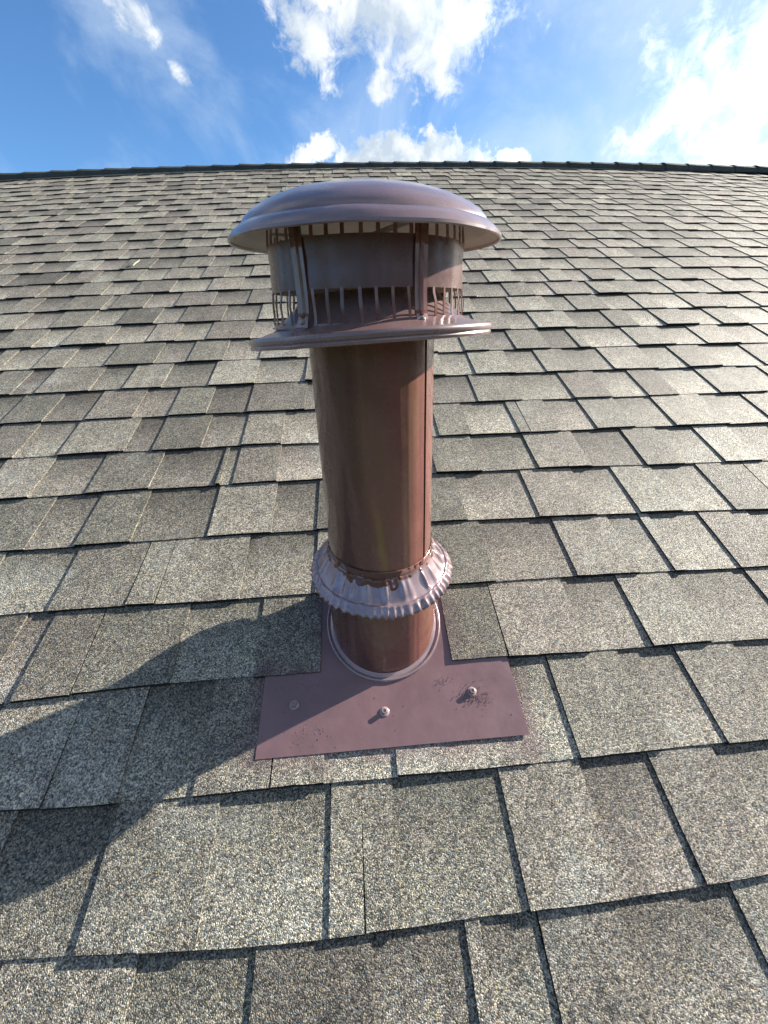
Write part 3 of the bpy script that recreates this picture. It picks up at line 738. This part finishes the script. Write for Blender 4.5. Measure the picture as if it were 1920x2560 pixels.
# foot ring that the bars run into
vs, fs, ms = lathe([lambda a: kp(RD + 0.0026, -0.0345, a), lambda a: kp(RD + 0.0030, -0.0385, a), lambda a: kp(RD + 0.0060, -0.0395, a), lambda a: kp(RD + 0.0055, -0.0403, a), lambda a: kp(RD + 0.0018, -0.0395, a), lambda a: kp(RD + 0.0018, -0.0345, a), lambda a: kp(RD + 0.0026, -0.0345, a)], 96)
part('drum_foot_ring', vs, fs, M_CAP, parent=drum, auto=40)
# straps
def strap(a, lean):
    vs_, fs_ = [], []
    sec = [(-0.0078, 0.0), (-0.0074, 0.0012), (-0.0030, 0.0010), (-0.0020, 0.0030), (0.0012, 0.0032), (0.0024, 0.0010), (0.0072, 0.0012), (0.0078, 0.0)]
    path = [(RD + 0.0006, 0.050, 0), (RD + 0.0008, 0.030, 0.01), (RD + 0.0010, 0.010, 0.02), (RD + 0.0016, -0.010, 0.03), (RD + 0.0034, -0.024, 0.04), (RD + 0.0042, -0.0285, 0.042)]
    for (r_, z_, la) in path:
        for (x, o_) in sec: vs_.append(kp(r_ + o_, z_, a + lean * la / 0.04 + x / r_))
    m_ = len(sec)
    for k_ in range(len(path) - 1):
        for i in range(m_ - 1): q = k_ * m_ + i; fs_.append((q, q + 1, q + m_ + 1, q + m_))
    st = part('strap', vs_, fs_, M_PIPE, auto=25)
    md_ = st.modifiers.new('sheet', 'SOLIDIFY'); md_.thickness = 0.0008; md_.offset = -1
    # foot tab bent outwards, with a rivet
    af = a + lean; vs_, fs_ = [], []
    for (r_, z_, hw) in ((RD + 0.0052, -0.0270, 0.0066), (RD + 0.0072, -0.0320, 0.0072), (RD + 0.0098, -0.0372, 0.0084), (RD + 0.0092, -0.0380, 0.0084), (RD + 0.0064, -0.0328, 0.0072), (RD + 0.0044, -0.0275, 0.0066)):
        for x in (-hw, 0, hw): vs_.append(kp(r_, z_ - 0.0006 * abs(x) / hw, af + x / r_))
    for k_ in range(6):
        for i in range(2): q = k_ * 3 + i; q2 = ((k_ + 1) % 6) * 3 + i; fs_.append((q, q + 1, q2 + 1, q2))
    part('foot_tab', vs_, fs_, M_CAP, parent=st, auto=30)
    c_ = kp(RD + 0.0078, -0.0326, af); nr = (kp(RD + 0.02, -0.0276, af) - kp(RD + 0.01, -0.0326, af)).normalized()
    t1 = nr.cross(Vector((0, 0, 1))).normalized(); t2 = nr.cross(t1)
    vs_, fs_ = [], []
    for (r_, z_) in ((0.0028, -0.0005), (0.0028, 0.0006), (0.0021, 0.0016), (0.0010, 0.0020), (0.0004, 0.0020)):
        for i in range(14): aa = 2 * PI * i / 14; vs_.append(c_ + t1 * r_ * math.cos(aa) + t2 * r_ * math.sin(aa) + nr * z_)
    for k_ in range(4):
        for i in range(14): j = (i + 1) % 14; fs_.append((k_ * 14 + i, k_ * 14 + j, k_ * 14 + 14 + j, k_ * 14 + 14 + i))
    fs_.append(tuple(56 + i for i in range(14)))
    part('rivet', vs_, fs_, M_SCREW, parent=st, auto=40)
for s_, ln in zip(STRAPS, (0.035, -0.012, 0.0, 0.0)): strap(s_, ln)

# domed rain cap with brim
DT = Matrix.Rotation(math.radians(3.5), 3, 'X') @ Matrix.Rotation(math.radians(0.9), 3, 'Y')
CD = Vector((0.0190, 0.331, 0.7080))
def cap_pt(r_, z, soft=1.0):
    def f(a):
        d = (a + PI) % (2 * PI) - PI
        x, y = r_ * math.sin(a), -r_ * math.cos(a)
        zz = z
        if r_ < 0.139:   # dents seen high on the left and on the right
            zz -= soft * 0.0030 * math.exp(-((x + 0.078) / 0.014) ** 2 - ((y - 0.012) / 0.030) ** 2)
            zz -= soft * 0.0042 * math.exp(-((x - 0.062) / 0.022) ** 2 - ((y - 0.030) / 0.022) ** 2)
            zz += soft * 0.0016 * math.exp(-((x - 0.036) / 0.012) ** 2 - ((y - 0.016) / 0.02) ** 2)
            zz += soft * 0.0008 * noise.noise(Vector((x * 22, y * 22, 1)))
        else:
            zz += 0.0007 * math.sin(2 * a + 1) + 0.0005 * noise.noise(Vector((a * 3, 0, 9)))
        return CD + DT @ Vector((x, y, zz))
    return f
H0, HD = 0.0098, 0.0405
rings = []; mi = []
NR = 30
for i in range(NR):
    t = math.sin(PI / 2 * (0.02 + 0.98 * i / (NR - 1))); rings.append(cap_pt(0.1380 * t, H0 + HD * (1 - t ** 2) ** 0.58))
out_n = len(rings)
rings += [cap_pt(0.1384, 0.0104), cap_pt(0.1392, 0.0120), cap_pt(0.1404, 0.0118), cap_pt(0.1470, 0.0068), cap_pt(0.1506, 0.0030), cap_pt(0.1518, 0.0016), cap_pt(0.1520, -0.0008), cap_pt(0.1508, -0.0020), cap_pt(0.1494, -0.0010), cap_pt(0.1490, 0.0014), cap_pt(0.1450, 0.0048), cap_pt(0.1392, 0.0075)]
nb = len(rings)
for i in range(8):
    t = 1 - i / 8.0; rings.append(cap_pt(0.1370 * t + 0.001, H0 - 0.002 + HD * (1 - t ** 2) ** 0.58 * 0.97, 0.8))
mi = [0] * (out_n + 8) + [1] * (len(rings) - out_n - 9)
vs, fs, ms = lathe(rings, 128, mi=mi)
b_ = len(vs); vs.append(cap_pt(0.0, H0 + HD)(0)); fs += [(b_, (i + 1) % 128, i) for i in range(128)]; ms += [0] * 128
cap = part('rain_cap', vs, fs, [M_CAP, M_GALV], ms, auto=30)
# cross brace riveted under the dome
vs, fs = [], []
for ang in (0.35, 0.35 + PI / 2):
    ca, sa = math.cos(ang), math.sin(ang)
    for (x0_, x1_) in ((-0.108, 0.108),):
        pts = []
        for z_ in (0.004, 0.0052):
            for (x, y) in ((x0_, -0.006), (x1_, -0.006), (x1_, 0.006), (x0_, 0.006)):
                pts.append(CD + DT @ Vector((x * ca - y * sa, x * sa + y * ca, z_ + (0.0014 if ang > 1 else 0))))
        box_into(vs, fs, pts)
part('cross_brace', vs, fs, M_GALV, parent=cap, auto=30)

# ------------------------------------------------------------------ loose bits
def scatter(name, clusters, label, size, seed, mat):
    r = random.Random(seed); vs_, fs_ = [], []
    for (uc, vc, su, sv, n_) in clusters:
        for _ in range(n_):
            u = r.gauss(uc, su); v = r.gauss(vc, sv)
            if not (PU0 + 0.004 < u < PU1 - 0.004 and PV0 + 0.003 < v < 0.28): continue
            if math.hypot(u - X0, (v * CS - Y0)) < RB + 0.012: continue
            s = size * r.uniform(0.5, 1.5); b0 = len(vs_); c_ = P(u, v, surf_w(v) + s * 0.35)
            q = [Vector((r.uniform(0.6, 1) * s * dx, r.uniform(0.6, 1) * s * dy, r.uniform(0.5, 0.9) * s * dz)) for dx, dy, dz in ((1, 0, 0), (-1, 0, 0), (0, 1, 0), (0, -1, 0), (0, 0, 1), (0, 0, -1))]
            vs_ += [c_ + x for x in q]
            fs_ += [tuple(b0 + i for i in f) for f in ((0, 2, 4), (2, 1, 4), (1, 3, 4), (3, 0, 4), (2, 0, 5), (1, 2, 5), (3, 1, 5), (0, 3, 5))]
    o = link(name, mesh(name, vs_, fs_), mat); o['kind'] = 'stuff'; o['label'] = label; o['category'] = 'granules'
    return o
scatter('loose_granules', [(0.148, 0.231, 0.014, 0.0060, 230), (0.150, 0.245, 0.016, 0.004, 40), (0.105, 0.258, 0.010, 0.004, 50), (-0.098, 0.203, 0.014, 0.0050, 60), (-0.115, 0.190, 0.012, 0.005, 16), (0.02, 0.215, 0.10, 0.03, 30)],
        'loose brown roofing granules lying on the brown metal flashing plate', 0.0007, 3, M_PLATE)
# pale twig on the shingles left of the cap
tm, tg, tb = new_mat('dry twig'); tb.inputs['Base Color'].default_value = (0.42, 0.36, 0.27, 1); tb.inputs['Roughness'].default_value = 0.8
tp = tg.node('ShaderNodeNewGeometry').outputs['Position']
tg.l.new(tg.ramp(tg.noise(tp, 150.0, 3.0, 0.6), [(0.3, (0.30, 0.25, 0.18)), (0.7, (0.55, 0.48, 0.36))]), tb.inputs['Base Color'])
vs, fs = [], []
pth = [(-0.990, 2.165, 0.012, 0.0022), (-0.984, 2.182, 0.016, 0.0028), (-0.978, 2.20, 0.017, 0.0026), (-0.971, 2.216, 0.020, 0.0012)]
for (u, v, w, r_) in pth:
    for i in range(6): a = 2 * PI * i / 6; vs.append(P(u + r_ * math.cos(a), v, w + r_ * math.sin(a)))
for k_ in range(3):
    for i in range(6): j = (i + 1) % 6; fs.append((k_ * 6 + i, k_ * 6 + j, k_ * 6 + 6 + j, k_ * 6 + 6 + i))
fs += [(5, 4, 3, 2, 1, 0), tuple(18 + i for i in range(6))]
tw = link('twig', mesh('twig', vs, fs), tm)
tw['label'] = 'short pale dry twig lying on the shingles left of the vent cap'; tw['category'] = 'twig'

for o in list(bpy.data.objects):
    if '_w' in o.keys(): del o['_w']
